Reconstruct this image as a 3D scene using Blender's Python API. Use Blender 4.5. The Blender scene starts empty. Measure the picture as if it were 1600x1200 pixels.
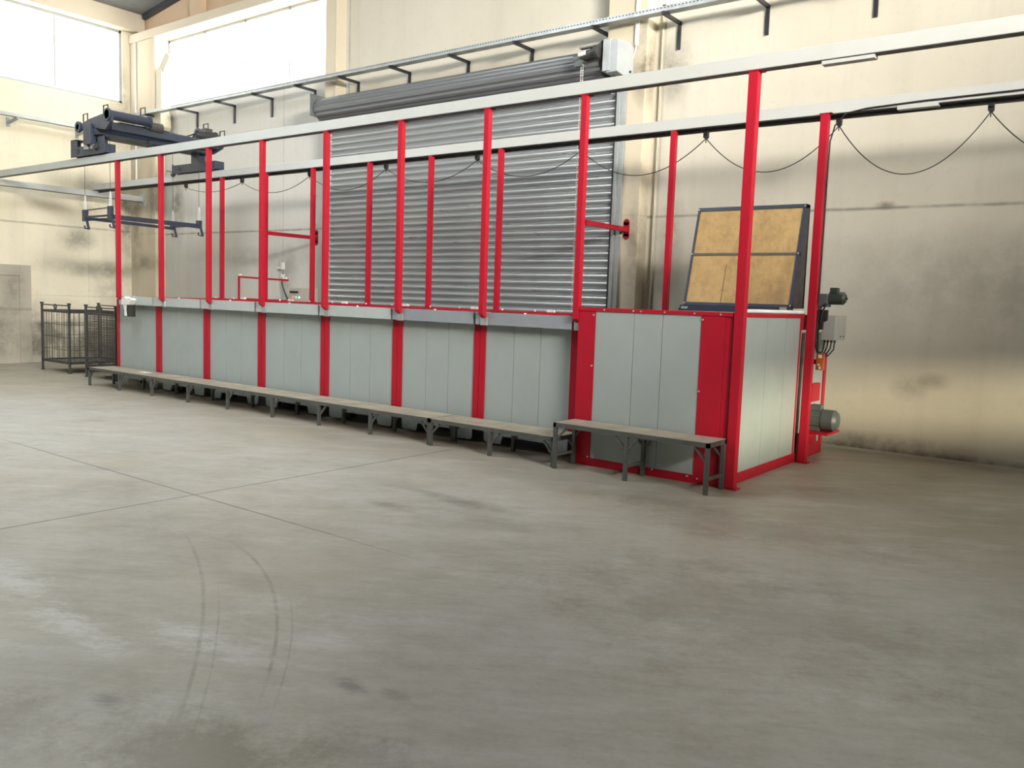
import bpy, math, random
from mathutils import Vector, Matrix
random.seed(7)
S = bpy.context.scene
COL = S.collection

# ------------------------------------------------------------------ camera
YAW, PITCH, ROLL, FPX = -0.64862, -0.09663, 0.03488, 1323.7
def cam_matrix():
    f = Vector((math.sin(YAW)*math.cos(PITCH), math.cos(YAW)*math.cos(PITCH), math.sin(PITCH)))
    r = f.cross(Vector((0, 0, 1))).normalized(); u = r.cross(f)
    rr = r*math.cos(ROLL) + u*math.sin(ROLL); uu = -r*math.sin(ROLL) + u*math.cos(ROLL)
    m = Matrix((rr, uu, -f)).transposed().to_4x4()
    m.translation = Vector((0, 0, 1.6))
    return m
cd = bpy.data.cameras.new('camera'); cam = bpy.data.objects.new('camera', cd); COL.objects.link(cam)
cd.sensor_width = 36; cd.lens = FPX/1600*36; cd.clip_end = 200; cd.clip_start = 0.05
cam.matrix_world = cam_matrix(); S.camera = cam

# ------------------------------------------------------------------ world, exposure, daylight
S.view_settings.view_transform = 'Standard'; S.view_settings.look = 'None'
S.view_settings.exposure = 0.0; S.view_settings.gamma = 1.0
try: S.view_settings.use_curve_mapping = False
except Exception: pass
w = bpy.data.worlds.new('sky'); S.world = w; w.use_nodes = True
w.node_tree.nodes['Background'].inputs[0].default_value = (0.8, 0.9, 1, 1)
w.node_tree.nodes['Background'].inputs[1].default_value = 1.0
S.cycles.max_bounces = 10; S.cycles.diffuse_bounces = 6; S.cycles.sample_clamp_indirect = 6
try: S.cycles.use_denoising = True
except Exception: pass
WIN_BACK, WIN_LEFT, FILL_REAR, FILL_ROOF = 9.8, 4.0, .0, 10.8

def area(name, loc, target, sx, sy, power, color, spread=180):
    l = bpy.data.lights.new(name, 'AREA'); l.shape = 'RECTANGLE'; l.size = sx; l.size_y = sy
    l.energy = power; l.color = color; l.spread = math.radians(spread)
    o = bpy.data.objects.new(name, l); COL.objects.link(o)
    o.location = loc; d = Vector(target) - Vector(loc)
    o.rotation_euler = d.to_track_quat('-Z', 'Y').to_euler()
    return o
# low sun through an unseen right-wall opening sized to shape its band
sl = bpy.data.lights.new('low_sun', 'SUN'); sl.energy = 4.2; sl.angle = math.radians(2.6); sl.color = (1.0, .88, .6)
so = bpy.data.objects.new('low_sun', sl); COL.objects.link(so); so.location = (16, 0, 3)
so.rotation_euler = Vector((-11, 4.9, -1.0)).to_track_quat('-Z', 'Y').to_euler()   # enters by the strip opening in the right wall
area('high_fill_lamp', (8.4, 2, 6.4), (-9, 10.3, 4.6), 7, 1.4, 830, (1.0, 0.935, 0.82), 50)  # lamp added to brighten the upper wall; no window is cut there
area('high_fill_lamp_2', (8.4, -3, 6.4), (-1, 10.3, 5.8), 5, 1.4, 150, (1.0, 0.95, 0.85), 30)  # second added fill lamp, for the upper right of the back wall

# ------------------------------------------------------------------ materials
def mat(name): 
    m = bpy.data.materials.new(name); m.use_nodes = True
    return m, m.node_tree, m.node_tree.nodes['Principled BSDF']
def N(nt, t, **k):
    n = nt.nodes.new(t)
    for a, b in k.items(): setattr(n, a, b)
    return n
def noise(nt, co, scale, detail=6, rough=.6, stretch=None):
    n = N(nt, 'ShaderNodeTexNoise'); n.inputs['Scale'].default_value = scale
    n.inputs['Detail'].default_value = detail; n.inputs['Roughness'].default_value = rough
    if stretch:
        mp = N(nt, 'ShaderNodeMapping'); mp.inputs['Scale'].default_value = stretch
        nt.links.new(co, mp.inputs[0]); co = mp.outputs[0]
    nt.links.new(co, n.inputs['Vector']); return n.outputs[0]
def ramp(nt, v, a, b, lo=0., hi=1.):
    n = N(nt, 'ShaderNodeMapRange'); n.inputs[1].default_value = a; n.inputs[2].default_value = b
    n.inputs[3].default_value = lo; n.inputs[4].default_value = hi
    nt.links.new(v, n.inputs[0]); return n.outputs[0]
def mth(nt, op, a, b=None, clamp=False):
    n = N(nt, 'ShaderNodeMath', operation=op); n.use_clamp = clamp
    for i, x in enumerate((a, b)):
        if x is None: continue
        if isinstance(x, (int, float)): n.inputs[i].default_value = x
        else: nt.links.new(x, n.inputs[i])
    return n.outputs[0]
def mixc(nt, f, a, b):
    n = N(nt, 'ShaderNodeMix', data_type='RGBA')
    if isinstance(f, (int, float)): n.inputs[0].default_value = f
    else: nt.links.new(f, n.inputs[0])
    for i, x in ((6, a), (7, b)):
        if isinstance(x, tuple): n.inputs[i].default_value = (*x, 1)
        else: nt.links.new(x, n.inputs[i])
    return n.outputs[2]
def objco(nt): return N(nt, 'ShaderNodeTexCoord').outputs['Object']
def bump(nt, bs, h, st, dist=.01):
    b = N(nt, 'ShaderNodeBump'); b.inputs['Strength'].default_value = st; b.inputs['Distance'].default_value = dist
    nt.links.new(h, b.inputs['Height']); nt.links.new(b.outputs[0], bs.inputs['Normal'])
def paint(name, c, c2=None, rough=.45, metal=0., scale=6, bmp=.03, var=.5, stretch=None):
    m, nt, bs = mat(name); co = objco(nt)
    c2 = c2 or tuple(x*.8 for x in c)
    n = noise(nt, co, scale, stretch=stretch); f = ramp(nt, n, .5-.5*var, .5+.5*var)
    nt.links.new(mixc(nt, f, c, c2), bs.inputs['Base Color'])
    nt.links.new(ramp(nt, n, .3, .7, rough-.06, rough+.08), bs.inputs['Roughness'])
    bs.inputs['Metallic'].default_value = metal
    if bmp: bump(nt, bs, noise(nt, co, scale*12, 3), bmp, .003)
    return m
def blob(nt, sep, cx, cy, rx, ry, ax=(0, 1)):
    dx = mth(nt, 'DIVIDE', mth(nt, 'SUBTRACT', sep.outputs[ax[0]], cx), rx)
    dy = mth(nt, 'DIVIDE', mth(nt, 'SUBTRACT', sep.outputs[ax[1]], cy), ry)
    d = mth(nt, 'ADD', mth(nt, 'MULTIPLY', dx, dx), mth(nt, 'MULTIPLY', dy, dy))
    return mth(nt, 'SUBTRACT', 1, mth(nt, 'SQRT', d), True)

def make_wall(name, base, base2, joints, vjoints, dark_patches, vax=0):
    """cast concrete panel wall: sealed panel joints, rain streaks, scuffs, grime and darker patches"""
    m, nt, bs = mat(name); co = objco(nt); sep = N(nt, 'ShaderNodeSeparateXYZ'); nt.links.new(co, sep.inputs[0])
    big = noise(nt, co, .35, 5, .6); c = mixc(nt, ramp(nt, big, .35, .65), base, base2)
    if name == 'wall_concrete': c = mixc(nt, ramp(nt, sep.outputs[0], -11.72, -11.68, .8, 0), c, (.585, .59, .575))
    st = noise(nt, co, 1.6, 6, .65, (2.2, 2.2, .12))
    c = mixc(nt, ramp(nt, st, .5, .78, 0, .32), c, (.42, .39, .33))
    fine = noise(nt, co, 9, 8, .75); c = mixc(nt, ramp(nt, fine, .55, .8, 0, .35), c, (.36, .34, .3))
    sp = noise(nt, co, 2.2, 10, .8); c = mixc(nt, ramp(nt, sp, .66, .76, 0, .4), c, (.22, .2, .17))
    z = sep.outputs[2]
    for x, za, rx, rz, amt in dark_patches:
        b = blob(nt, sep, x, za, rx, rz, (vax, 2))
        b = mth(nt, 'MULTIPLY', b, ramp(nt, noise(nt, co, 2.6, 8, .7), .3, .65))
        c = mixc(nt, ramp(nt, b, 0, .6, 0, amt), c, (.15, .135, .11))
    for j, wd, amt in joints:
        dd = mth(nt, 'ABSOLUTE', mth(nt, 'SUBTRACT', mth(nt, 'ADD', z, ramp(nt, noise(nt, co, 1.5, 2), 0, 1, -.012, .012)), j))
        jl = mth(nt, 'MULTIPLY', ramp(nt, dd, 0, wd, 1, 0), ramp(nt, noise(nt, co, 4, 4), .3, .55, .35, 1))
        c = mixc(nt, mth(nt, 'MULTIPLY', jl, amt), c, (.13, .12, .1))
    for j, wd, amt in vjoints:
        dd = mth(nt, 'ABSOLUTE', mth(nt, 'SUBTRACT', sep.outputs[vax], j))
        jl = mth(nt, 'MULTIPLY', ramp(nt, dd, 0, wd, 1, 0), ramp(nt, noise(nt, co, 3, 4), .3, .6, .3, 1))
        c = mixc(nt, mth(nt, 'MULTIPLY', jl, amt), c, (.17, .155, .13))
    nt.links.new(c, bs.inputs['Base Color']); bs.inputs['Roughness'].default_value = .85
    bump(nt, bs, noise(nt, co, 7, 8, .7), .18, .02)
    return m

BASE, BASE2 = (.62, .595, .52), (.55, .52, .44)
M = {}
M['wall'] = make_wall('wall_concrete', BASE, BASE2, [(2.81, .028, .75)], [(-13.46, .018, .5), (-14.2, .01, .25), (-17.33, .012, .35), (-11.66, .03, .6), (-5.5, .02, .4)],
    [(-5.35, 4.7, .3, .5, .75), (-17.1, 3.3, .35, .9, .7), (-17.3, 5.1, .3, .5, .5), (-5.3, 2.5, .25, .9, .6), (-2.2, .78, .25, .18, .45), (-1.95, .88, .2, .12, .4), (-.8, .72, .35, .16, .3),
     (-1.6, 2.0, 2.3, .8, .28), (-.3, 1.9, 1.6, .75, .2), (-2.6, 2.84, .14, .06, .8), (-1.8, .02, 3.2, .09, .95), (-2.4, .12, 1.2, .14, .6), (-13.3, 2.0, .35, .6, .4), (-14.5, 2.3, 2.5, .25, .3)], 0)  # row starts with broad, faint darker patches at mid height
M['wall_left'] = make_wall('wall_left_concrete', (.82, .77, .64), (.74, .68, .54), [(2.865, .03, .55), (1.4, .02, .2)], [(9.15, .012, .3)],
    [(8.9, 2.6, .5, .3, .6), (10.0, 3.2, .35, 1.2, .8), (9.2, 3.55, .4, .6, .6), (9.3, 2.0, 1.6, .22, .45), (8.4, .45, 1.7, .95, .8), (9.6, .4, 1.0, .9, .7), (7.0, 1.0, 1.3, 1.0, .5), (9.9, 5.4, .35, 1.2, .6), (9.7, 1.7, .6, .7, .4), (6.2, .3, 2, .5, .45)], 1)
M['pilaster'] = make_wall('pilaster_concrete', (.62, .56, .44), (.56, .5, .39), [(2.81, .02, .2)], [(-11.76, .02, .3)],
    [(-5.66, 4.75, .25, .6, .8), (-17.7, 3.4, .3, 1.0, .7), (-5.7, 2.4, .2, 1.2, .55), (-18.3, 3.1, .35, 1.5, .6), (-11.7, 4.95, .2, .3, .6), (-18.0, 2.2, .7, .25, .5)], 0)
M['lintel'] = paint('lintel_concrete', (.66, .6, .5), (.6, .53, .42), .8, scale=1.2)
M['gable'] = paint('gable_concrete', (.6, .46, .33), (.55, .41, .29), .85, scale=.8, var=.4)
M['plaster_patch'] = make_wall('grey_patch_plaster', (.5, .47, .4), (.42, .39, .33), [(1.1, .05, .4)], [], [(7.2, .9, .8, .5, .6), (7.6, 1.5, .3, .6, .5), (7.4, .4, 1, .4, .5)], 1)

CURVES = ((-1.438, -1.396, -0.0987, -5.04, -2.67, 0.016, 0.45), (-1.348, -1.396, -0.0987, -4.04, -2.52, 0.009, 0.32), (-2.282, -2.146, -0.2091, -4.69, -2.63, 0.017, 0.55), (-2.192, -2.146, -0.2091, -3.69, -2.48, 0.009, 0.39), (3.4, .39, 0, -3.5, -2.95, .012, .5), (4.06, .5, 0, -3.3, -2.75, .008, .4))
def make_floor():
    m, nt, bs = mat('floor_concrete'); co = objco(nt); sep = N(nt, 'ShaderNodeSeparateXYZ'); nt.links.new(co, sep.inputs[0])
    X, Y = sep.outputs[0], sep.outputs[1]
    big = noise(nt, co, .22, 5, .6); med = noise(nt, co, .9, 7, .65); fine = noise(nt, co, 5, 10, .75)
    c = mixc(nt, ramp(nt, big, .38, .62), (.41, .41, .395), (.385, .37, .32))
    rot = N(nt, 'ShaderNodeMapping'); rot.inputs['Rotation'].default_value = (0, 0, math.radians(-32)); nt.links.new(co, rot.inputs[0]); rc = rot.outputs[0]
    streak = noise(nt, rc, 2.2, 12, .75, (.45, 1.5, 1)); streak2 = noise(nt, rc, 9, 10, .8, (.4, 1.4, 1))
    # dusty beige strip before the tank line
    near = ramp(nt, mth(nt, 'ADD', Y, ramp(nt, streak, .2, .8, -1.3, 1.3)), 4.9, 6.5)
    c = mixc(nt, mth(nt, 'MULTIPLY', near, .8), c, (.335, .30, .235))
    c = mixc(nt, ramp(nt, streak, .5, .64, 0, .55), c, (.49, .50, .50))
    c = mixc(nt, ramp(nt, streak, .36, .48, .5, 0), c, (.27, .255, .215))
    c = mixc(nt, ramp(nt, noise(nt, co, 1.3, 14, .78), .52, .66, 0, .5), c, (.26, .24, .19))
    c = mixc(nt, ramp(nt, streak2, .5, .68, 0, .4), c, (.26, .245, .205))
    c = mixc(nt, ramp(nt, streak2, .3, .44, .35, 0), c, (.53, .52, .49))
    c = mixc(nt, ramp(nt, fine, .48, .66, 0, .35), c, (.27, .255, .215))
    c = mixc(nt, ramp(nt, noise(nt, co, 30, 8, .8), .52, .7, 0, .3), c, (.2, .185, .15))
    c = mixc(nt, ramp(nt, noise(nt, co, .55, 9, .7), .5, .62, 0, .3), c, (.33, .30, .22))
    edge = noise(nt, rc, 6, 14, .9, (.6, 1.3, 1)); edge2 = noise(nt, co, 2.6, 14, .85)
    for cx, cy, rx, ry, amt, k in ((-4.2, 5.05, .55, .16, .62, 0), (-4.8, 5.1, .6, .1, .4, 0), (-4.62, 4.57, .32, .12, .6, 0), (-3.8, 4.75, .5, .2, .3, 0), (-2.52, 2.3, .13, .07, .7, 0), (-2.36, 2.37, .12, .06, .5, 0), (-3.15, 1.6, .12, .07, .6, 0),
                                   (-3.3, 1.25, .5, .25, .5, 1), (-2.5, 1.55, .75, .42, .62, 1), (-2.1, 1.98, .45, .2, .42, 1), (-4.45, 2.0, .9, .22, .22, 1), (-4.05, 2.8, .8, .22, .2, 1), (-2.4, 6.0, 1.8, .6, .4, 1), (-1.6, 4.2, 1.8, 1.1, .35, 1), (-5.0, 3.0, 1.0, .4, .15, 1)):
        b = blob(nt, sep, cx, cy, rx, ry)
        b = mth(nt, 'ADD', b, mth(nt, 'MULTIPLY', mth(nt, 'MULTIPLY', b, 3, True), ramp(nt, edge2 if k else edge, .35, .65, -.75, .55)))
        c = mixc(nt, ramp(nt, b, .0, .7, 0, amt), c, (.155, .135, .10) if k else (.15, .145, .125))
    for cx, cy, rx, ry, amt in ((-3.95, 1.85, .6, .18, .6), (-3.5, 2.12, .45, .16, .5), (-4.9, 1.95, .7, .22, .5), (-3.2, 2.2, .5, .16, .35), (-3.0, 2.6, .6, .3, .25)):
        b = blob(nt, sep, cx, cy, rx, ry); b = mth(nt, 'ADD', b, mth(nt, 'MULTIPLY', mth(nt, 'MULTIPLY', b, 3, True), ramp(nt, edge, .38, .62, -1.0, .4)))
        c = mixc(nt, ramp(nt, b, .0, .7, 0, amt), c, (.62, .63, .64))
    wob = ramp(nt, noise(nt, co, 2.5, 3), 0, 1, -.006, .006)
    jx = ramp(nt, mth(nt, 'ABSOLUTE', mth(nt, 'ADD', mth(nt, 'SUBTRACT', X, -5.93), wob)), .005, .015, 1, 0)
    jx = mth(nt, 'MULTIPLY', jx, ramp(nt, Y, 6.7, 7.0, 1, 0))
    jy = ramp(nt, mth(nt, 'ABSOLUTE', mth(nt, 'ADD', mth(nt, 'SUBTRACT', Y, 3.73), wob)), .004, .013, 1, 0)
    jy = mth(nt, 'MULTIPLY', jy, ramp(nt, X, -5.0, -3.3, 1, .0))
    jy = mth(nt, 'MULTIPLY', jy, ramp(nt, X, -9.8, -8.6, .25, 1))
    c = mixc(nt, mth(nt, 'MULTIPLY', mth(nt, 'MAXIMUM', jx, jy), .8), c, (.07, .065, .055))
    # curved tyre scratches: y = p + q x + r x^2
    for p_, q_, r_, xa, xb, wd, am in CURVES:
        fx = mth(nt, 'ADD', p_, mth(nt, 'ADD', mth(nt, 'MULTIPLY', X, q_), mth(nt, 'MULTIPLY', mth(nt, 'MULTIPLY', X, X), r_)))
        dd = mth(nt, 'ABSOLUTE', mth(nt, 'ADD', mth(nt, 'SUBTRACT', Y, fx), wob))
        s_ = ramp(nt, dd, wd*.4, wd, 1, 0)
        s_ = mth(nt, 'MULTIPLY', s_, mth(nt, 'MULTIPLY', ramp(nt, X, xa, xa+.4, 0, 1), ramp(nt, X, xb-.3, xb, 1, 0)))
        c = mixc(nt, mth(nt, 'MULTIPLY', s_, ramp(nt, noise(nt, co, 9, 6), .35, .65, .1, am)), c, (.13, .115, .09))
    nt.links.new(c, bs.inputs['Base Color'])
    nt.links.new(ramp(nt, med, .3, .7, .34, .58), bs.inputs['Roughness'])
    bs.inputs['Specular IOR Level'].default_value = .45
    bump(nt, bs, noise(nt, co, 2.5, 10, .7), .12, .02)
    return m
M['floor'] = make_floor()
M['red'] = paint('red_gloss_paint', (.42, .010, .028), (.36, .009, .024), .42, scale=5, bmp=.0)
for _n in M['red'].node_tree.nodes:
    if _n.type == 'BSDF_PRINCIPLED': _n.inputs['Specular IOR Level'].default_value = .22
M['panel'] = paint('grey_green_panel', (.335, .385, .385), (.30, .345, .34), .42, scale=2.2, bmp=.02)
M['seam'] = paint('dark_seam', (.03, .03, .03), rough=.8)
M['strip'] = paint('pale_galvanised_sheet', (.46, .51, .51), (.40, .44, .45), .4, .15, 3, .02)
M['galv'] = paint('galvanised_steel', (.44, .47, .48), (.34, .37, .39), .4, .4, 7, .03)
M['galv2'] = paint('galvanised_steel_blue', (.33, .365, .41), (.28, .31, .35), .42, .3, 3, .03)
M['rail'] = paint('grey_rail_paint', (.50, .52, .52), (.45, .47, .46), .5, scale=2)
M['crane'] = paint('slate_blue_machine_paint', (.033, .045, .075), (.022, .03, .052), .45, scale=5)
M['dark'] = paint('dark_grey_steel', (.075, .078, .078), (.05, .05, .05), .5, .4, 9)
M['cagewire'] = paint('worn_cage_steel', (.12, .12, .115), (.07, .068, .06), .5, .5, 9)
M['bench'] = paint('grey_bench_steel', (.115, .12, .115), (.08, .083, .08), .5, .3, 8)
M['benchtop'] = paint('dusty_worn_board', (.38, .335, .255), (.25, .23, .19), .7, scale=3.5, var=.35)
M['shutter'] = paint('bare_shutter_steel', (.45, .475, .49), (.36, .385, .40), .32, .5, 2.5, .0, stretch=(.4, 1, 3))
M['rollerskin'] = paint('dull_roller_steel', (.2, .21, .225), (.15, .16, .17), .42, .4, 1.5, .0, stretch=(.3, 1, 1))
M['white'] = paint('white_enamel', (.42, .46, .49), (.36, .395, .42), .5, scale=5)
M['whiteplastic'] = paint('white_plastic', (.8, .8, .78), rough=.4)
M['black'] = paint('black_rubber', (.012, .012, .013), (.02, .02, .02), .5)
M['bracket'] = paint('black_bracket_paint', (.018, .02, .028), rough=.45)
M['cabinet'] = paint('beige_grey_cabinet', (.47, .45, .40), (.43, .41, .37), .5)
M['boxgrey'] = paint('grey_enclosure', (.36, .37, .35), (.33, .34, .32), .45)
M['motor'] = paint('motor_grey', (.1, .115, .115), (.07, .08, .08), .45)
M['motor2'] = paint('fan_cover_grey', (.09, .105, .11), (.07, .085, .09), .45)
M['darkgreen'] = paint('dark_green_motor', (.035, .05, .045), (.025, .035, .03), .45)
M['orange'] = paint('orange_plastic', (.55, .12, .03), (.45, .09, .02), .35)
M['chain'] = paint('bright_zinc', (.75, .75, .7), rough=.3, metal=.6)
M['liquid'] = paint('dark_bath_liquid', (.05, .06, .06), rough=.1)
M['roof'] = paint('grey_roof_sheet', (.2, .21, .22), (.17, .18, .19), .6)
M['rooftrim'] = paint('dark_roof_edge', (.04, .045, .06), rough=.5)
M['duct'] = paint('pale_duct_paint', (.50, .47, .38), (.44, .41, .33), .5, scale=3)
def make_ply():
    m, nt, bs = mat('plywood'); co = objco(nt)
    c = mixc(nt, ramp(nt, noise(nt, co, 3, 6, .6, (1, 1, .5)), .35, .65), (.47, .32, .14), (.40, .26, .105))
    c = mixc(nt, ramp(nt, noise(nt, co, 11, 9, .8), .46, .66, 0, .6), c, (.27, .165, .07))
    c = mixc(nt, ramp(nt, noise(nt, co, 2.2, 9, .75, (1.6, 1, .6)), .5, .64, 0, .6), c, (.2, .135, .08))
    nt.links.new(c, bs.inputs['Base Color']); bs.inputs['Roughness'].default_value = .6; return m
M['ply'] = make_ply()
def emit(name, col, s):
    m, nt, bs = mat(name); bs.inputs['Base Color'].default_value = (*col, 1)
    bs.inputs['Emission Color'].default_value = (*col, 1); bs.inputs['Emission Strength'].default_value = s
    bs.inputs['Roughness'].default_value = .5; return m
M['win_back'] = emit('daylit_panes_back', (1, .99, .86), WIN_BACK)
M['win_left'] = emit('daylit_panes_left', (1, .98, .92), WIN_LEFT)
M['fill_roof'] = emit('fill_roof_panel', (.93, .98, 1.0), FILL_ROOF)
M['fill_rear'] = emit('fill_panes_rear', (1, .97, .9), .3)
M['lampr'] = emit('red_pilot_lamp', (1, .12, .1), 2); M['lampg'] = emit('green_pilot_lamp', (.05, 1, .45), 1.6); M['lampw'] = emit('white_pilot_lamp', (1, .8, .75), 1.6)

# ------------------------------------------------------------------ mesh building
class MB:
    def __init__(s): s.v = []; s.f = []; s.sm = []
    def add(s, vs, fs, smooth=False):
        k = len(s.v); s.v += [tuple(v) for v in vs]; s.f += [tuple(i+k for i in f) for f in fs]; s.sm += [smooth]*len(fs); return s
    def box(s, x0, x1, y0, y1, z0, z1):
        x0, x1 = sorted((x0, x1)); y0, y1 = sorted((y0, y1)); z0, z1 = sorted((z0, z1))
        return s.add([(x0,y0,z0),(x1,y0,z0),(x1,y1,z0),(x0,y1,z0),(x0,y0,z1),(x1,y0,z1),(x1,y1,z1),(x0,y1,z1)],
                     [(0,3,2,1),(4,5,6,7),(0,1,5,4),(1,2,6,5),(2,3,7,6),(3,0,4,7)])
    def prism(s, pts, ax, a, b):
        """polygon pts (2 coords, the axes other than ax, in xyz order) swept from a to b along ax"""
        def P(p, t):
            q = list(p); q.insert(ax, t); return tuple(q)
        n = len(pts); vs = [P(p, a) for p in pts] + [P(p, b) for p in pts]
        ar = sum(pts[i][0]*pts[(i+1)%n][1] - pts[(i+1)%n][0]*pts[i][1] for i in range(n))
        flip = (ar > 0) ^ (ax == 1) ^ (b < a)
        f0 = tuple(range(n)); f1 = tuple(range(n, 2*n))
        fs = [f0[::-1], f1] if flip else [f0, f1[::-1]]
        for i in range(n):
            j = (i+1) % n; q = (i, j, n+j, n+i); fs.append(q if flip else q[::-1])
        return s.add(vs, fs)
    def beam(s, p, q, w, h=None, up=(0, 0, 1)):
        """rectangular bar between two points"""
        p, q = Vector(p), Vector(q); h = h or w; d = (q-p).normalized(); up = Vector(up)
        if abs(d.dot(up)) > .98: up = Vector((0, 1, 0))
        r = d.cross(up).normalized(); u = r.cross(d)
        vs = [c + r*a*w/2 + u*b*h/2 for c in (p, q) for a, b in ((-1,-1),(1,-1),(1,1),(-1,1))]
        return s.add(vs, [(0,1,2,3),(7,6,5,4),(0,4,5,1),(1,5,6,2),(2,6,7,3),(3,7,4,0)])
    def cyl(s, p, q, r, n=16, r2=None, cap=True):
        p, q = Vector(p), Vector(q); r2 = r if r2 is None else r2; d = (q-p).normalized()
        a = d.orthogonal().normalized(); b = d.cross(a)
        vs = [c + (a*math.cos(t) + b*math.sin(t))*rr for c, rr in ((p, r), (q, r2)) for t in (2*math.pi*i/n for i in range(n))]
        s.add(vs, [(i, (i+1)%n, n+(i+1)%n, n+i) for i in range(n)], True)
        if cap: s.add(vs, [tuple(range(n))[::-1], tuple(range(n, 2*n))])
        return s
    def tube(s, pts, r, n=6):
        pts = [Vector(p) for p in pts]; rings = []; a = None
        for i, p in enumerate(pts):
            d = (pts[min(i+1, len(pts)-1)] - pts[max(i-1, 0)]).normalized()
            a = d.orthogonal().normalized() if a is None else (a - d*a.dot(d)).normalized()
            b = d.cross(a); rings.append([p + (a*math.cos(2*math.pi*k/n) + b*math.sin(2*math.pi*k/n))*r for k in range(n)])
        vs = [v for g in rings for v in g]
        fs = [(i*n+k, i*n+(k+1)%n, (i+1)*n+(k+1)%n, (i+1)*n+k) for i in range(len(pts)-1) for k in range(n)]
        s.add(vs, fs, True); s.add(vs, [tuple(range(n))[::-1], tuple(range((len(pts)-1)*n, len(pts)*n))]); return s
    def ring(s, c, R, r, ax=1, n=14):
        pts = []
        for i in range(n+1):
            t = 2*math.pi*i/n; p = [R*math.cos(t), R*math.sin(t)]; p.insert(ax, 0); pts.append((c[0]+p[0], c[1]+p[1], c[2]+p[2]))
        return s.tube(pts, r, 6)
    def build(s, name, m, parent=None, bevel=0, label=None):
        me = bpy.data.meshes.new(name); off = ABS.get(parent.name, Vector()) if parent else Vector()
        me.from_pydata([tuple(Vector(v)-off) for v in s.v], [], s.f); me.polygons.foreach_set('use_smooth', s.sm); me.update()
        me.materials.append(M[m]); o = bpy.data.objects.new(name, me); COL.objects.link(o)
        if parent: o.parent = parent; ABS[o.name] = off.copy()
        if bevel:
            b = o.modifiers.new('bevel', 'BEVEL'); b.width = bevel; b.segments = 2; b.limit_method = 'ANGLE'; b.angle_limit = .6
        if label: o['label'] = label
        return o
ABS = {}
def box(*a): return MB().box(*a)
def thing(name, loc, label, cat, group=None):
    o = bpy.data.objects.new(name, None); COL.objects.link(o); o.location = loc; o.empty_display_size = .2
    ABS[o.name] = Vector(loc); return tag(o, label, cat, group)
def tag(o, label, cat, group=None):
    o['label'] = label; o['category'] = cat
    if group: o['group'] = group
    return o
def struct(name, m, mb, parent=None, **k):
    o = mb.build(name, m, parent, **k); o['kind'] = 'structure'; return o
def solo(name, m, mb, label, cat, group=None, **k): return tag(mb.build(name, m, **k), label, cat, group)
def copy_tree(o, delta, label):
    c = o.copy(); COL.objects.link(c); c.location = o.location + Vector(delta); c['label'] = label
    for ch in list(o.children):
        d = ch.copy(); COL.objects.link(d); d.parent = c
        for g in list(ch.children):
            e = g.copy(); COL.objects.link(e); e.parent = d
    return c
ORD = ['first', 'second', 'third', 'fourth', 'fifth', 'sixth', 'seventh', 'eighth', 'ninth', 'tenth', 'eleventh', 'twelfth', 'thirteenth', 'fourteenth']

# ------------------------------------------------------------------ setting
XL, XR, YB, YF = -18.56, 8.6, 10.35, -12.0
WB = ((-17.55, -12.05, 5.45, 6.95), (-5.62, -.3, 5.55, 6.95))      # back wall windows
struct('floor', 'floor', box(XL-.3, XR+.3, YF-.3, YB+.3, -.2, 0))
def roofz(x): return 7.55 + (x-XL)*.13 if x < -5 else 7.55 + (-5-XL)*.13 - (x+5)*.13
T = .25
wb = MB()
wb.box(XL, XR, YB, YB+T, 0, WB[0][2]); wb.box(XL, WB[0][0], YB, YB+T, WB[0][2], 7.0); wb.box(WB[0][1], WB[1][0], YB, YB+T, WB[0][2], 7.0)
wb.box(WB[1][0], WB[1][1], YB, YB+T, WB[0][2], WB[1][2]); wb.box(WB[1][1], XR, YB, YB+T, WB[0][2], 7.0)
struct('wall_back', 'wall', wb)
struct('wall_back_gable', 'gable', MB().prism([(XL, 6.95), (XR, 6.95), (XR, roofz(XR)+.3), (-5, roofz(-5)+.3), (XL, roofz(XL)+.3)], 1, YB+.0, YB+T))
struct('trim_1', 'lintel', box(XL, XR, 10.08, YB, 6.95, 7.13), bevel=.01)
struct('trim_2', 'gable', box(-16.4, -16.0, YB-.12, YB, 7.13, roofz(-16)+.2))
WL = (1.5, 9.95, 5.65, 7.2)
wl = MB(); wl.box(XL-T, XL, YF, YB+T, 0, WL[2]); wl.box(XL-T, XL, WL[1], YB+T, WL[2], WL[3]); wl.box(XL-T, XL, YF, WL[0], WL[2], WL[3])
struct('wall_left', 'wall_left', wl)
struct('trim_3', 'lintel', box(XL-T, XL+.22, YF, YB, 7.2, 7.75), bevel=.01)
struct('wall_right', 'wall', MB().box(XR, XR+T, YF, YB+T, 0, 1.18).box(XR, XR+T, YF, YB+T, 2.0, 9).box(XR, XR+T, YF, 1.9, 1.18, 2.0).box(XR, XR+T, 7.0, YB+T, 1.18, 2.0))
struct('wall_rear', 'wall', MB().box(XL, XR, YF-T, YF, 0, 9.4))
rf = MB(); rf.prism([(XL-.3, roofz(XL)-.039), (-5, roofz(-5)), (XR+.3, roofz(XR)-.039), (XR+.3, roofz(XR)+.15), (-5, roofz(-5)+.2), (XL-.3, roofz(XL)+.15)], 1, YF-.3, YB+.3)
struct('ceiling', 'roof', rf)
t4 = MB().beam((XL+.3, YB-.06, roofz(XL)-.02), (-12, YB-.06, roofz(-12)-.02), .1, .1); t4.beam((XL+.12, YF+.1, 7.66), (XL+.12, YB-.1, 7.66), .2, .1)
struct('trim_4', 'rooftrim', t4)
def window(n, m, mb, fr):
    p = struct('window_%d' % n, m, mb); fr.build('window_frame', 'white', p)
x0, x1, z0, z1 = WB[0]
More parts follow.
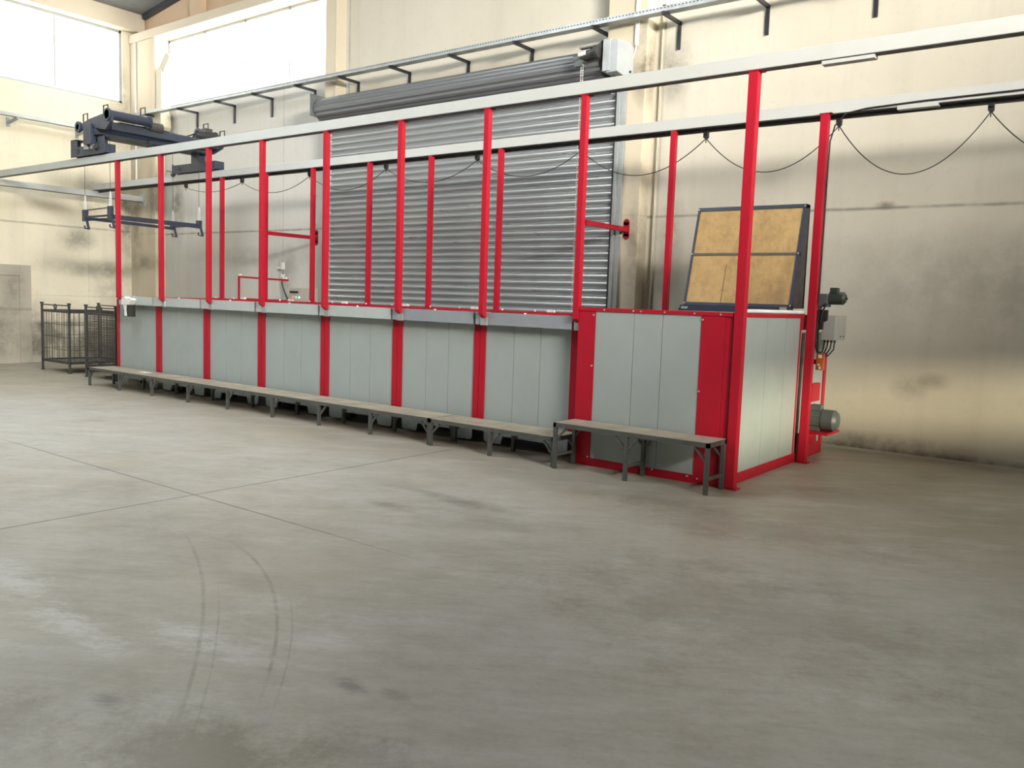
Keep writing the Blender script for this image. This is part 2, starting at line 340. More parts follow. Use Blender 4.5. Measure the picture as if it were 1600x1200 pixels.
def frame_x(x0, x1, z0, z1, y, nb):
    f = MB(); e = .05
    f.box(x0, x1, y, y+.05, z0, z0+e).box(x0, x1, y, y+.05, z1-e, z1).box(x0, x0+e, y, y+.05, z0, z1).box(x1-e, x1, y, y+.05, z0, z1)
    for i in range(1, nb): xx = x0+(x1-x0)*i/nb; f.box(xx-.015, xx+.015, y, y+.04, z0, z1)
    return f
window(1, 'win_back', box(x0, x1, YB+.12, YB+.15, z0, z1), frame_x(x0, x1, z0, z1, YB+.09, 4))
x0, x1, z0, z1 = WB[1]
window(2, 'win_back', box(x0, x1, YB+.12, YB+.15, z0, z1), frame_x(x0, x1, z0, z1, YB+.09, 4))
f = MB(); y0, y1, z0, z1 = WL; xx = XL-.11
f.box(xx, xx+.05, y0, y1, z0, z0+.05).box(xx, xx+.05, y0, y1, z1-.05, z1).box(xx, xx+.05, y0, y0+.05, z0, z1).box(xx, xx+.05, y1-.05, y1, z0, z1)
for i in range(1, 6): yy = y0+(y1-y0)*i/6; f.box(xx, xx+.04, yy-.015, yy+.015, z0, z1)
window(3, 'win_left', box(XL-.16, XL-.13, y0, y1, z0, z1), f)
f = MB()
for i in range(4):
    for a, b in ((5.3, 6.7),): f.box(-15+i*6, -10.6+i*6, YF+.02, YF+.06, a, b)
window(4, 'fill_rear', f, MB().box(-15, 7.4, YF+.02, YF+.09, 5.25, 5.3).box(-15, 7.4, YF+.02, YF+.09, 6.7, 6.75))  # unseen glowing panes added on the rear wall as fill light

def frame_yz(y0, y1, z0, z1, x, nb):
    f = MB().box(x, x+.06, y0-.06, y1+.06, z0-.06, z0).box(x, x+.06, y0-.06, y1+.06, z1, z1+.06).box(x, x+.06, y0-.06, y0, z0, z1).box(x, x+.06, y1, y1+.06, z0, z1)
    return f
struct('trim_8', 'white', frame_yz(-5.5, 5.5, 5.7, 7.1, XR-.08, 3))      # frame set around the added high lamps; no window opens here
struct('trim_9', 'dark', frame_yz(1.96, 6.94, 1.24, 1.94, XR-.02, 1))     # frame of the unseen low opening that shapes the sun band
p5 = struct('window_5', 'fill_roof', box(-13.5, -8.5, 0, 6, 8.395, 8.405))  # glowing panel and its frame, added under the roof to brighten the hall
MB().box(-13.56, -8.44, -.06, 0, 8.37, 8.75).box(-13.56, -8.44, 6, 6.06, 8.37, 8.9).box(-13.56, -13.5, 0, 6, 8.37, 8.5).box(-8.5, -8.44, 0, 6, 8.37, 9.1).build('window_frame', 'white', p5)  # frame of the added glowing roof panel, not of a window
# pilasters
for i, (a, b) in enumerate(((XL, -17.55), (-12.02, -11.74), (-6.25, -5.64))):
    struct('wall_pilaster_%d' % (i+1) if 0 else 'trim_%d' % (5+i), 'pilaster', box(a, b, 10.11, YB, 0, 6.95), bevel=.012)
# bricked-up doorway in the left wall
d = struct('door_2', 'plaster_patch', box(XL, XL+.012, 6.0, 7.72, 0, 1.78))
MB().box(XL, XL+.035, 7.72, 7.95, 0, 2.0).box(XL, XL+.035, 5.8, 7.72, 1.78, 2.0).build('door_surround', 'plaster_patch', d, bevel=.01)
struct('baseboard_back', 'plaster_patch', MB().prism([(10.335, 0), (10.35, 0), (10.35, .03)], 0, -5.5, XR))

# roller shutter door
d1 = struct('door_1', 'shutter', box(-11.80, -6.0, 10.095, 10.105, 0, 4.62))
sh = MB(); P = .1016; prof = []; nsl = 45
for k in range(nsl):
    z0_ = .02+k*P
    for t in range(9):
        a = t/8; prof.append((10.082 - .033*math.sin(math.pi*a)**.7 if 0 < t < 8 else 10.092, z0_+a*P*.80))
    prof += [(10.094, z0_+P*.83), (10.078, z0_+P*.87), (10.078, z0_+P*.93), (10.094, z0_+P*.97)]
vs = [(x, y, z) for x in (-11.80, -6.0) for y, z in prof]; n = len(prof)
sh.add(vs, [(i, n+i, n+i+1, i+1) for i in range(n-1)], True)
sh.build('curtain', 'shutter', d1)
for a, b in ((-6.02, -5.90), (-11.9, -11.78)):
    g = MB().box(a, a+.05, 10.03, 10.11, 0, 4.6).box(a+.05, b, 10.06, 10.11, 0, 4.6)
    g.build('guide_rail', 'galv', d1, bevel=.004)
MB().box(-6.035, -6.02, 10.02, 10.06, 0, 4.55).build('guide_gap_dark', 'black', d1)  # black strip in place of the dark gap between curtain and guide
br = MB(); bc = (9.90, 4.78); R0 = .185; nn = 60
ringp = []
for i in range(nn):
    t = 2*math.pi*i/nn; r = R0 + (.008 if i % 5 in (1, 2, 3) else -.004); ringp.append((bc[0]+r*math.cos(t), bc[1]+r*math.sin(t)))
br.prism(ringp, 0, -11.83, -6.12); br.build('roller', 'rollerskin', d1)
MB().box(-11.8, -6.1, 9.97, 10.07, 4.50, 4.57).box(-11.8, -6.1, 10.0, 10.09, 4.42, 4.47).box(-11.8, -6.1, 9.9, 9.94, 4.58, 4.60).build('top_guide', 'galv2', d1)
MB().prism([(9.66, 4.65), (10.11, 4.65), (10.11, 5.02), (9.66, 5.02)], 0, -11.87, -11.85).build('end_plate', 'rollerskin', d1)
MB().cyl((-11.84, 9.9, 4.83), (-11.80, 9.9, 4.83), .06).cyl((-11.85, 9.75, 4.87), (-11.82, 9.75, 4.87), .015).cyl((-11.85, 9.75, 4.76), (-11.82, 9.75, 4.76), .015).build('end_bearing', 'black', d1)
# motor box at the right end
mo = thing('shutter_motor_cover', (-6.0, 9.9, 4.5), 'white steel drive cover at the right end of the shutter roller', 'motor cover')
MB().box(-6.06, -5.93, 9.66, 9.70, 4.62, 5.02).box(-6.06, -6.03, 9.66, 10.1, 4.62, 5.02).build('end_plate', 'white', mo, bevel=.004)
MB().prism([(9.68, 4.60), (10.1, 4.55), (10.1, 4.98), (9.95, 5.03), (9.68, 5.0)], 0, -5.99, -5.82).build('cover', 'white', mo, bevel=.01)
MB().cyl((-5.93, 9.80, 4.57), (-5.93, 9.80, 4.62), .02).build('bolt', 'dark', mo); MB().cyl((-5.85, 10.0, 4.66), (-5.80, 10.0, 4.66), .015).build('bolt', 'dark', mo)
ho = thing('chain_hoist_drive', (-6.3, 9.6, 4.7), 'greasy motor and chain wheel mounted above the shutter roller', 'motor')
MB().cyl((-6.36, 9.62, 4.83), (-6.09, 9.62, 4.87), .055, 20).cyl((-6.12, 9.62, 4.87), (-6.07, 9.62, 4.87), .08, 20).build('motor_body', 'dark', ho)
MB().cyl((-6.42, 9.62, 4.80), (-6.34, 9.62, 4.81), .07, 20).box(-6.4, -6.3, 9.56, 9.68, 4.70, 4.78).box(-6.36, -6.12, 9.6, 9.66, 4.93, 4.95).build('gearbox', 'motor', ho)
MB().cyl((-6.35, 9.58, 4.845), (-6.24, 9.58, 4.86), .03).build('brake_lever', 'whiteplastic', ho)
MB().beam((-6.2, 9.62, 4.88), (-6.07, 9.7, 5.0), .03).beam((-6.3, 9.62, 4.75), (-6.3, 9.8, 4.8), .03).build('mount', 'dark', ho)
ch = MB()
for xx in (-6.315, -6.285):
    for k in range(100): 
        z = 4.72-k*.032
        if k % 2: ch.box(xx-.004, xx+.004, 9.585, 9.595, z-.02, z+.004)
        else: ch.box(xx-.007, xx+.007, 9.588, 9.592, z-.02, z+.004)
solo('hand_chain', 'chain', ch, 'bright steel hand chain hanging in two strands from the shutter drive', 'chain')
# conduit, cable on right pilaster
solo('white_conduit', 'whiteplastic', box(-5.815, -5.765, 10.08, 10.11, 5.02, 6.9), 'white plastic cable duct running down the pilaster above the shutter drive', 'cable duct', bevel=.004)
cp = [(-5.79, 10.095, 5.03), (-5.80, 10.08, 4.93), (-5.84, 10.06, 4.83), (-5.93, 10.0, 4.80), (-6.0, 9.9, 4.90), (-6.02, 9.8, 5.0), (-6.08, 9.74, 5.03), (-6.15, 9.7, 4.93)]
solo('motor_cable', 'whiteplastic', MB().tube(cp, .011), 'white cable looping from the wall duct over the shutter drive cover', 'cable')
solo('wall_pipe', 'duct', MB().cyl((-5.53, 10.32, .3), (-5.53, 10.32, 5.5), .018, 10), 'thin painted pipe running up the wall right of the shutter pilaster', 'pipe')
# duct in the corner
du = thing('corner_downpipe', (-17.45, 10.2, 5.0), 'cream square downpipe with an elbow beside the corner window', 'downpipe')
def rod(mb, p, q, wx, wy): return mb.beam(p, q, wx, wy, (0, 1, 0))
rod(rod(MB(), (-17.42, 10.22, 5.2), (-17.42, 10.22, 6.28), .2, .2), (-17.42, 10.22, 6.2), (-17.2, 10.28, 6.56), .2, .16).build('pipe', 'duct', du, bevel=.02)
MB().prism([(-17.6, 4.98), (-17.27, 4.98), (-17.22, 5.05), (-17.24, 5.35), (-17.6, 5.35)], 1, 10.06, 10.3).build('hopper', 'duct', du, bevel=.01)
solo('corner_conduit', 'whiteplastic', MB().cyl((-18.28, 10.09, 3.9), (-18.28, 10.09, 6.93), .022, 10), 'thin white conduit running up the corner pilaster', 'conduit')

# ------------------------------------------------------------------ cable tray on the back wall and the left wall
TZ = 5.31
ct = thing('cable_tray', (-9, 9.9, TZ), 'long perforated galvanised cable tray carried on black brackets along the back wall', 'cable tray')
t = MB().box(-18.1, 1.5, 9.88, 9.885, TZ, TZ+.06).box(-18.1, 1.5, 9.88, 10.02, TZ-.003, TZ).box(-18.1, 1.5, 10.015, 10.02, TZ, TZ+.06)
t.build('tray', 'galv', ct)
hs = MB()
for i in range(330):
    x = -16.5 + i*.05
    hs.box(x, x+.022, 9.877, 9.8805, TZ+.035, TZ+.047)
hs.build('perforation', 'dark', ct)['kind'] = 'stuff'
XB = [-17.5, -16.3, -15.0, -13.8, -12.55, -11.4, -10.17, -8.9, -7.67, -6.35, -5.3, -4.12, -2.855, -1.6, -.4]
for i, x in enumerate(XB):
    yw = 10.35 if not (-6.25 < x < -5.64) else 10.1
    MB().box(x-.02, x+.02, 9.86, yw, TZ-.045, TZ-.005).box(x-.02, x+.02, yw-.03, yw, TZ-.36, TZ-.02).build('bracket', 'bracket', ct)
ct2 = thing('cable_tray', (-18.2, 6, 4.95), 'galvanised cable tray on grey arms along the left wall', 'cable tray')
MB().box(-18.12, -18.115, 1.0, 9.9, 4.87, 4.93).box(-18.25, -18.12, 1.0, 9.9, 4.867, 4.87).box(-18.255, -18.25, 1.0, 9.9, 4.87, 4.93).build('tray', 'galv', ct2)
for y in (2.8, 4.2, 5.6, 7.58, 8.93):
    MB().beam((XL, y, 4.80), (-18.1, y, 4.85), .035, .05).box(XL, XL+.02, y-.03, y+.03, 4.72, 4.9).build('bracket', 'galv2', ct2)
solo('tray_cables', 'whiteplastic', MB().tube([(-18.15, 9.85, 4.92), (-18.0, 9.9, 5.05), (-17.75, 9.93, 5.25), (-17.4, 9.95, 5.34)], .012).tube([(-18.17, 9.75, 4.92), (-17.95, 9.95, 5.1), (-17.9, 9.95, 5.3)], .012).tube([(-18.0, 9.85, 4.9), (-17.85, 9.95, 5.1), (-17.78, 9.95, 5.32)], .014),
     'white cables crossing between the two trays in the corner', 'cable')

# ------------------------------------------------------------------ gantry: posts, rails
ZR = 3.63
XF = [-13.54, -12.265, -11.01, -9.767, -8.472, -7.167, -5.885, -4.665]
grp = 'front row of red gantry posts'
fp = None
def post_mb(x, y, z0, z1, wdt=.064, cut=0):
    m = MB()
    if cut: m.prism([(y, z0), (y+wdt, z0-cut), (y+wdt, z1), (y, z1)], 0, x-wdt/2, x+wdt/2)
    else: m.box(x-wdt/2, x+wdt/2, y, y+wdt, z0, z1)
    return m
n_front = ['leftmost slim red post of the front row, above the corner with the black gloves holder', 'slim red post, second from the left in the front row', 'slim red post, third from the left in the front row',
           'slim red post, fourth from the left in the front row, at the handrail', 'slim red post, fifth in the front row, at the left edge of the shutter', 'slim red post, sixth in the front row, standing before the shutter',
           'slim red post, seventh in the front row, third tank strip from the end', 'slim red post, eighth in the front row, touching the big end tank']
n_front[0] = 'leftmost slim red post of the front row, at the left end of the tanks'
n_front[6] = 'slim red post, seventh in the front row, right of the shutter centre'
for i, x in enumerate(XF):
    x += .032
    if fp is None:
        fp = thing('gantry_post', (x, 7.14, 1.4), n_front[i], 'post', grp)
        post_mb(x, 7.11, 1.452, ZR, .064, .045).build('post_tube', 'red', fp, bevel=.004)
        MB().box(x-.045, x+.05, 7.165, 7.18, 1.335, 1.425).build('bracket_plate', 'galv', fp, bevel=.003)
        MB().box(x-.05, x+.05, 7.105, 7.2, ZR-.006, ZR).build('top_plate', 'red', fp)
        x00 = x
    else: copy_tree(fp, (x-x00, 0, 0), n_front[i])
XBK = [-13.505, -12.25, -11.02, -9.71, -8.45, -7.19, -5.89, -4.66]
nb = ['leftmost slim red post of the back row', 'back row red post hidden behind the fourth front post, braced to the wall', 'back row red post just left of the shutter', 'back row red post, fourth from the left, before the shutter left half',
      'back row red post, fifth from the left, before the shutter centre', 'back row red post close behind the seventh front post', 'back row red post behind the eighth front post, braced beside the shutter', 'back row red post standing left of the plywood lid']
grp2 = 'back row of red gantry posts'; bp = None
for i, x in enumerate(XBK):
    x += .032
    if bp is None:
        bp = thing('gantry_post', (x, 9.03, 1.48), nb[i], 'post', grp2)
        post_mb(x, 9.0, 1.485, ZR-.01, .064).build('post_tube', 'red', bp, bevel=.004)
        MB().box(x-.05, x+.05, 8.98, 9.08, 1.48, 1.487).build('base_plate', 'red', bp)
        xb0 = x
    else: copy_tree(bp, (x-xb0, 0, 0), nb[i])
def column(x0, x1, y0, y1, label):
    c = thing('gantry_column', ((x0+x1)/2, (y0+y1)/2, 0), label, 'column', 'tall red floor columns')
    MB().box(x0, x1, y0, y1, .012, ZR-.006).build('column_tube', 'red', c, bevel=.005)
    MB().box(x0-.02, x1+.025, y0-.012, y1+.02, 0, .012).build('base_plate', 'red', c)
    MB().box(x0-.012, x1+.03, y0-.006, y1+.02, ZR-.006, ZR).build('top_plate', 'red', c)
    return c
column(-2.972, -2.885, 7.11, 7.19, 'tall thick red column from floor to rail at the front corner of the end tank')
column(-2.945, -2.862, 8.955, 9.03, 'tall red column from floor to rail at the rear corner by the electric box')
UNDER = MB().box(-18.2, 3.2, 7.11, 7.20, ZR, ZR+.006)  # thin dark strip along the underside of the beam
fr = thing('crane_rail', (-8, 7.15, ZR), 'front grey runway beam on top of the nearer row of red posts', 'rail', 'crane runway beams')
MB().box(-18.2, 3.2, 7.11, 7.20, ZR+.006, ZR+.125).build('beam', 'rail', fr, bevel=.004); UNDER.build('dark_underside', 'dark', fr)
MB().box(-2.36, -1.95, 7.115, 7.2, ZR-.03, ZR-.001).build('splice_plate', 'rail', fr)
bk = thing('crane_rail', (-8, 9.05, ZR), 'rear grey runway beam carrying the hanging cable loops', 'rail', 'crane runway beams')
MB().box(-18.05, 3.2, 9.0, 9.09, ZR-.004, ZR+.115).build('beam', 'rail', bk, bevel=.004); MB().box(-18.05, 3.2, 9.0, 9.09, ZR-.01, ZR-.004).build('dark_underside', 'dark', bk)
MB().box(-2.22, -1.85, 8.997, 9.0, ZR-.012, ZR+.01).box(-2.22, -1.85, 9.0, 9.09, ZR-.03, ZR-.011).build('splice_plate', 'rail', bk)
MB().box(-18.0, 3.2, 9.105, 9.125, ZR-.045, ZR-.012).box(-18.0, 3.2, 9.09, 9.11, ZR-.012, ZR-.002).build('festoon_track', 'dark', bk)
cb = thing('cross_beam', (-18.1, 8.5, 3.5), 'grey cross beam joining both rails near the left wall', 'beam')
MB().box(-18.10, -18.0, 5.5, 10.1, ZR-.129, ZR-.012).build('beam', 'rail', cb, bevel=.004); MB().box(-18.10, -18.0, 5.5, 10.1, ZR-.135, ZR-.129).build('dark_underside', 'dark', cb)
MB().box(-18.16, -17.94, 10.09, 10.11, ZR-.22, ZR+.05).build('wall_plate', 'rail', cb)
for i, (x, yw, nm) in enumerate(((-12.19, 10.11, 'red horizontal brace to the pilaster left of the shutter'), (-5.82, 10.11, 'red horizontal brace with round-ended wall plate right of the shutter'))):
    b = thing('wall_brace', (x, 9.5, 2.62), nm, 'brace', 'red braces to the wall')
    MB().box(x-.03, x+.03, 9.066, yw-.008, 2.59, 2.65).build('brace_bar', 'red', b)
    pl = MB().box(x-.045, x+.045, yw-.008, yw, 2.53, 2.72).cyl((x, yw-.008, 2.72), (x, yw, 2.72), .045).cyl((x, yw-.008, 2.53), (x, yw, 2.53), .045)
    pl.build('wall_plate', 'red', b)
    for zz_ in (2.73, 2.52): MB().cyl((x, yw-.02, zz_), (x, yw-.008, zz_), .014, 8).build('bolt', 'dark', b)

# festoon cable
fe = thing('festoon_cable', (-8, 9.05, 3.5), 'thin black power cable hanging in loops under the rear rail', 'cable')
FX = [.1, -1.42, -2.80, -4.27, -5.95, -7.64, -9.42, -11.18, -13.0, -14.75]; SAG = [.5, .53, .42, .36, .27, .25, .27, .22, .12]
zt = ZR-.11
for i in range(len(FX)-1):
    a, b = FX[i], FX[i+1]; s = SAG[i]
    MB().tube([(a+(b-a)*t/24, 9.115, zt-4*s*(t/24)*(1-t/24)) for t in range(25)], .0055, 6).build('cable_loop', 'black', fe)
for x in FX:
    MB().box(x-.025, x+.025, 9.09, 9.14, ZR-.08, ZR-.046).cyl((x, 9.09, ZR-.09), (x, 9.14, ZR-.09), .026, 12).cyl((x, 9.115, ZR-.16), (x, 9.115, ZR-.12), .006, 6).build('cable_trolley', 'black', fe)
c2 = MB().tube([(3.0, 8.985, 3.70), (0, 8.985, 3.69), (-1.2, 8.985, 3.66), (-2.0, 8.985, 3.655), (-2.5, 8.985, 3.64), (-2.7, 8.985, 3.61), (-2.80, 8.985, 3.5), (-2.84, 8.99, 3.35), (-2.846, 9.0, 3.1), (-2.846, 9.0, 2.0), (-2.846, 9.0, 1.7)], .008, 8)
solo('supply_cable', 'black', c2, 'black supply cable clipped along the rear rail and down the rear column', 'cable')

# ------------------------------------------------------------------ tank row
YT = 7.30
TX = [-13.86, -12.57, -11.26, -9.935, -8.60, -7.28, -5.995, -4.70]
tgrp = 'row of grey-panelled process tanks'
tl = ['leftmost grey-panelled tank, with the black and white glove holder on it', 'second grey-panelled tank from the left', 'third grey-panelled tank from the left', 'fourth grey-panelled tank from the left, before the wall handrail',
      'fifth grey-panelled tank from the left, at the left part of the shutter', 'sixth grey-panelled tank from the left, with a bluish steel top strip', 'last narrow-seamed grey tank, touching the big end tank']
tl[0] = 'leftmost grey-panelled tank with red edges, beside the wire cages'
for i in range(7):
    a, b = TX[i]+.004, TX[i+1]-.004; wd = b-a; fl = .078
    tk = thing('process_tank', ((a+b)/2, 8.2, 0), tl[i], 'tank', tgrp)
    # shell: four walls and floor
    s = MB().box(a, b, YT+.012, YT+.06, .3, 1.46).box(a, b, 9.03, 9.10, .3, 1.48).box(a, a+.05, YT+.06, 9.03, .3, 1.46).box(b-.05, b, YT+.06, 9.03, .3, 1.46).box(a, b, YT+.06, 9.03, .3, .35)
    s.build('shell', 'panel', tk)
    # front cladding: panels with stepped foot
    p0, p1 = a+fl, b-fl; q = (p1-p0)
    cuts = [p0, p0+q*.345, p0+q*.655, p1]
    for k in range(3):
        l, r = cuts[k]+.0025*(k > 0), cuts[k+1]-.0025*(k < 2)
        MB().box(l, r, YT, YT+.012, .26, 1.40).build('front_panel', 'panel', tk)
    sk = MB().prism([(p0, .26), (p0+.01, .05), (p0+.04, .03), (p0+.24, .03), (p0+.27, .12), (p1-.27, .12), (p1-.24, .03), (p1-.04, .03), (p1-.01, .05), (p1, .26)], 1, YT+.002, YT+.014)
    sk.build('skirt', 'panel', tk)
    for l, r in ((a, a+fl), (b-fl, b)): MB().box(l, r, YT-.012, YT+.012, .27, 1.42).build('edge_strip', 'red', tk)
    MB().box(a, b, YT-.01, YT+.02, .235, .268).build('lower_rail', 'red', tk)
    gm = 'galv2' if i >= 5 else 'strip'
    MB().prism([(7.182, 1.342), (7.190, 1.342), (7.190, 1.466), (YT+.06, 1.466), (YT+.06, 1.474), (7.182, 1.474)], 0, a+.012 if i else -13.57, b-.012).build('top_strip', gm, tk)
    MB().box(a, b, 8.98, 9.12, 1.46, 1.482).box(a, a+.06, YT+.06, 8.98, 1.455, 1.47).box(b-.06, b, YT+.06, 8.98, 1.455, 1.47).build('rim', 'red', tk)
    for u in (.2, .62, .86): MB().cyl((a+wd*u, 8.99, 1.482), (a+wd*u, 8.99, 1.505), .012, 8).build('rim_bolt', 'whiteplastic', tk)
    MB().cyl((a+wd*.5, 7.24, 1.474), (a+wd*.5, 7.24, 1.488), .014, 8).build('rim_bolt', 'whiteplastic', tk)
    MB().box(a+.05, b-.05, YT+.06, 9.03, 1.2, 1.205).build('bath_surface', 'liquid', tk)
    for lx in (a+.12, b-.12):
        for ly in (YT+.35, 8.9): box(lx-.05, lx+.05, ly-.05, ly+.05, 0, .3).build('support_foot', 'dark', tk)
    if i == 6:
        MB().box(a+.2, a+.5, 9.0, 9.06, 1.482, 1.515).cyl((a+.22, 8.98, 1.482), (a+.22, 8.98, 1.53), .02, 8).cyl((a+.3, 8.99, 1.51), (a+.4, 8.99, 1.525), .015, 8).build('valve_fitting', 'whiteplastic', tk)
    else:
        MB().box(b-.3, b-.2, 9.0, 9.05, 1.482, 1.515).build('valve_fitting', 'whiteplastic', tk)
pr = MB().box(-10.6, -6.5, YT+.5, YT+.56, .12, .18)
# glove / paper holder at left end
gh = thing('document_holder', (-13.15, 7.1, 1.25), 'small black holder with crumpled white paper hung on the left end of the tank strip', 'holder')
MB().box(-13.33, -13.06, 7.12, 7.18, 1.15, 1.34).build('tray', 'black', gh, bevel=.005)
pp = MB()
pv = [(-13.33, 7.11, 1.33), (-13.06, 7.10, 1.33), (-13.04, 7.12, 1.42), (-13.17, 7.10, 1.46), (-13.3, 7.11, 1.45), (-13.35, 7.13, 1.41)]
pp.prism([(-13.345, 1.34), (-13.10, 1.34), (-13.03, 1.42), (-13.09, 1.45), (-13.17, 1.435), (-13.25, 1.47), (-13.33, 1.44)], 1, 7.09, 7.18)
pp.prism([(-13.30, 1.345), (-13.22, 1.345), (-13.235, 1.25), (-13.215, 1.16), (-13.275, 1.16), (-13.27, 1.25)], 1, 7.10, 7.12)
pp.build('paper', 'whiteplastic', gh)

# big end tank
A, B, Y0, Y1, ZT = -4.60, -2.985, 7.13, 9.0, 1.572
bt = thing('end_tank', (-3.8, 8.1, 0), 'large grey-panelled end tank with wide red frame under the plywood lid', 'tank')
MB().box(A+.01, B-.012, Y0+.012, Y1-.01, .02, ZT-.02).build('shell', 'panel', bt)
def frm(mb, name='frame_strip'): return mb.build(name, 'red', bt, bevel=.002)
frm(MB().box(A, -4.40, Y0-.004, Y0+.012, 0, ZT-.036)); frm(MB().box(-3.285, -3.062, Y0-.004, Y0+.012, 0, ZT-.036)); frm(MB().box(-4.40, -3.285, Y0-.004, Y0+.012, 0, .078))
frm(MB().prism([(Y0-.01, ZT-.036), (Y0+.012, ZT-.036), (Y0+.012, ZT-.01), (Y0+.2, ZT-.01), (Y0+.2, ZT), (Y0-.01, ZT)], 0, A, B), 'top_rim')
frm(MB().box(-3.062, B, Y0+.004, Y0+.03, 0, ZT-.036)); frm(MB().box(B-.012, B, Y0+.03, Y0+.28, 0, ZT-.036))
frm(MB().box(B-.012, B+.004, Y0+.28, Y1, 0, .1)); frm(MB().box(B-.012, B+.004, 8.89, 8.925, .1, ZT-.036)); frm(MB().box(B-.02, B+.01, Y0, 9.12, ZT-.036, ZT), 'top_rim')
frm(MB().box(B-.012, B+.003, 8.925, 9.12, 1.41, ZT-.036))
for l, r in ((-4.40, -3.975), (-3.97, -3.675), (-3.67, -3.285)): MB().box(l, r, Y0+.002, Y0+.0118, .078, ZT-.036).build('front_panel', 'panel', bt)
for l, r in ((Y0+.28, 7.965), (7.97, 8.485), (8.49, 8.89)): MB().box(B-.0118, B-.002, l, r, .1, ZT-.036).build('end_panel', 'panel', bt)
MB().box(A, B, Y0+.2, Y1, ZT-.02, ZT-.008).build('cover_plate', 'dark', bt)
sc = MB()
for x, z in ((-4.42, 1.0), (-4.42, .09), (-4.35, .09), (-3.34, .06), (-3.24, .05), (-3.27, .85), (-3.27, 1.5), (-4.42, 1.5), (-3.7, .07), (-3.95, .07), (-3.9, 1.553), (-3.35, 1.553), (-3.1, 1.553), (-4.3, 1.553), (-3.98, 1.553), (-3.65, 1.553)):
    MB().cyl((x, Y0-.018, z), (x, Y0-.003, z), .008, 8).build('screw', 'chain', bt)
# lid
ld = thing('plywood_lid', (-3.6, 8.8, ZT), 'open tank lid with four plywood fields in a dark steel frame, leaning back', 'lid')
lx0, lx1 = -4.215, -3.005; F0, F1 = (8.65, 1.635), (8.915, 2.715)
def onf(t, o=0):   # point on the sloped face; o = offset outwards
    return (F0[0]+(F1[0]-F0[0])*t - o*.97, F0[1]+(F1[1]-F0[1])*t + o*.24)
def slab(x0, x1, t0, t1, o0, o1):
    a, b, c, e = onf(t0, o0), onf(t0, o1), onf(t1, o1), onf(t1, o0); return MB().prism([a, b, c, e], 0, x0, x1)
slab(lx0+.02, lx1-.02, .02, .98, -.03, -.005).build('plywood_board', 'ply', ld)
slab(lx0, lx1, .965, 1.0, -.03, .006).build('frame_bar', 'crane', ld)
slab(lx0, lx1, 0, .03, -.03, .006).build('frame_bar', 'crane', ld)
slab(lx0, lx1, .507, .53, -.03, .005).build('middle_bar', 'bench', ld)
slab(lx0, lx0+.025, 0, 1, -.03, .006).build('frame_bar', 'crane', ld)
slab(lx1-.03, lx1, 0, 1, -.03, .006).build('frame_bar', 'crane', ld)
slab(-3.787, -3.784, .03, .42, -.006, -.002).build('board_joint', 'seam', ld)
for xa in (lx0, lx1-.012):
    MB().prism([onf(0, -.03), onf(1, -.03), (8.985, 2.715), (9.02, 1.635)], 0, xa, xa+.012).build('side_plate', 'dark', ld)
MB().box(lx0, lx1, 8.95, 9.02, 2.68, 2.715).box(lx0, lx1, 8.98, 9.02, 1.64, 2.7).build('back_plate', 'crane', ld)
MB().box(lx0-.03, lx1+.01, 8.60, 9.03, ZT, ZT+.03).box(lx0-.03, lx1, 8.63, 8.70, ZT+.03, ZT+.062).build('hinge_base', 'crane', ld)
MB().box(lx1-.1, lx1-.04, 8.58, 8.62, ZT+.02, ZT+.07).box(lx0+.01, lx0+.07, 8.58, 8.62, ZT+.02, ZT+.045).build('hinge_clip', 'galv', ld)
for x in (lx0+.012, lx1-.015):
    for tt in (.02, .52, .98):
        p = onf(tt, .006); q = onf(tt, .014); MB().cyl((x, *p), (x, *q), .009, 8).build('bolt', 'galv', ld)
solo('white_hose', 'whiteplastic', MB().tube([(-3.38, 8.2, ZT+.012), (-3.25, 8.22, ZT+.018), (-3.1, 8.35, ZT+.02), (-2.995, 8.55, ZT+.022), (-2.985, 8.8, ZT+.022), (-2.98, 8.93, ZT+.022)], .02, 8), 'flat white hose lying on the rim below the plywood lid', 'hose')

# rear machine unit behind the end tank
ru = thing('pump_unit', (-3.4, 9.5, 0), 'narrow red-framed grey pump unit behind the end tank by the wall', 'pump unit')
MB().box(-4.4, -3.0, 9.03, 9.88, .02, 1.38).build('housing', 'panel', ru)
for q in ((9.03, 9.88, 0, .14), (9.80, 9.88, .14, 1.15), (9.03, 9.10, .14, .3)): MB().box(-3.0, -2.985, *q).build('frame_strip', 'red', ru)
MB().box(-3.0, -2.96, 9.35, 9.62, .62, .82).box(-3.0, -2.96, 9.3, 9.6, .16, .3).build('motor_bracket', 'red', ru)
MB().box(-3.0, -2.70, 9.12, 9.55, .30, .325).build('motor_shelf', 'red', ru)
mt = thing('pump_motor', (-2.85, 9.3, .33), 'grey electric motor with rounded fan cover lying on the red shelf at floor level', 'motor')
MB().cyl((-2.98, 9.35, .44), (-2.82, 9.35, .44), .11, 24).box(-2.95, -2.84, 9.30, 9.40, .54, .60).box(-2.96, -2.84, 9.27, 9.43, .325, .36).build('motor_body', 'motor', mt)
mbf = MB()
for k in range(16):
    t_ = 2*math.pi*k/16; mbf.beam((-2.965, 9.35+.114*math.cos(t_), .44+.114*math.sin(t_)), (-2.83, 9.35+.114*math.cos(t_), .44+.114*math.sin(t_)), .006, .012)
mbf.build('cooling_fin', 'motor', mt)
MB().cyl((-2.82, 9.35, .44), (-2.70, 9.35, .44), .115, 24).cyl((-2.70, 9.35, .44), (-2.665, 9.35, .44), .115, 24, .085).build('fan_cover', 'motor2', mt)
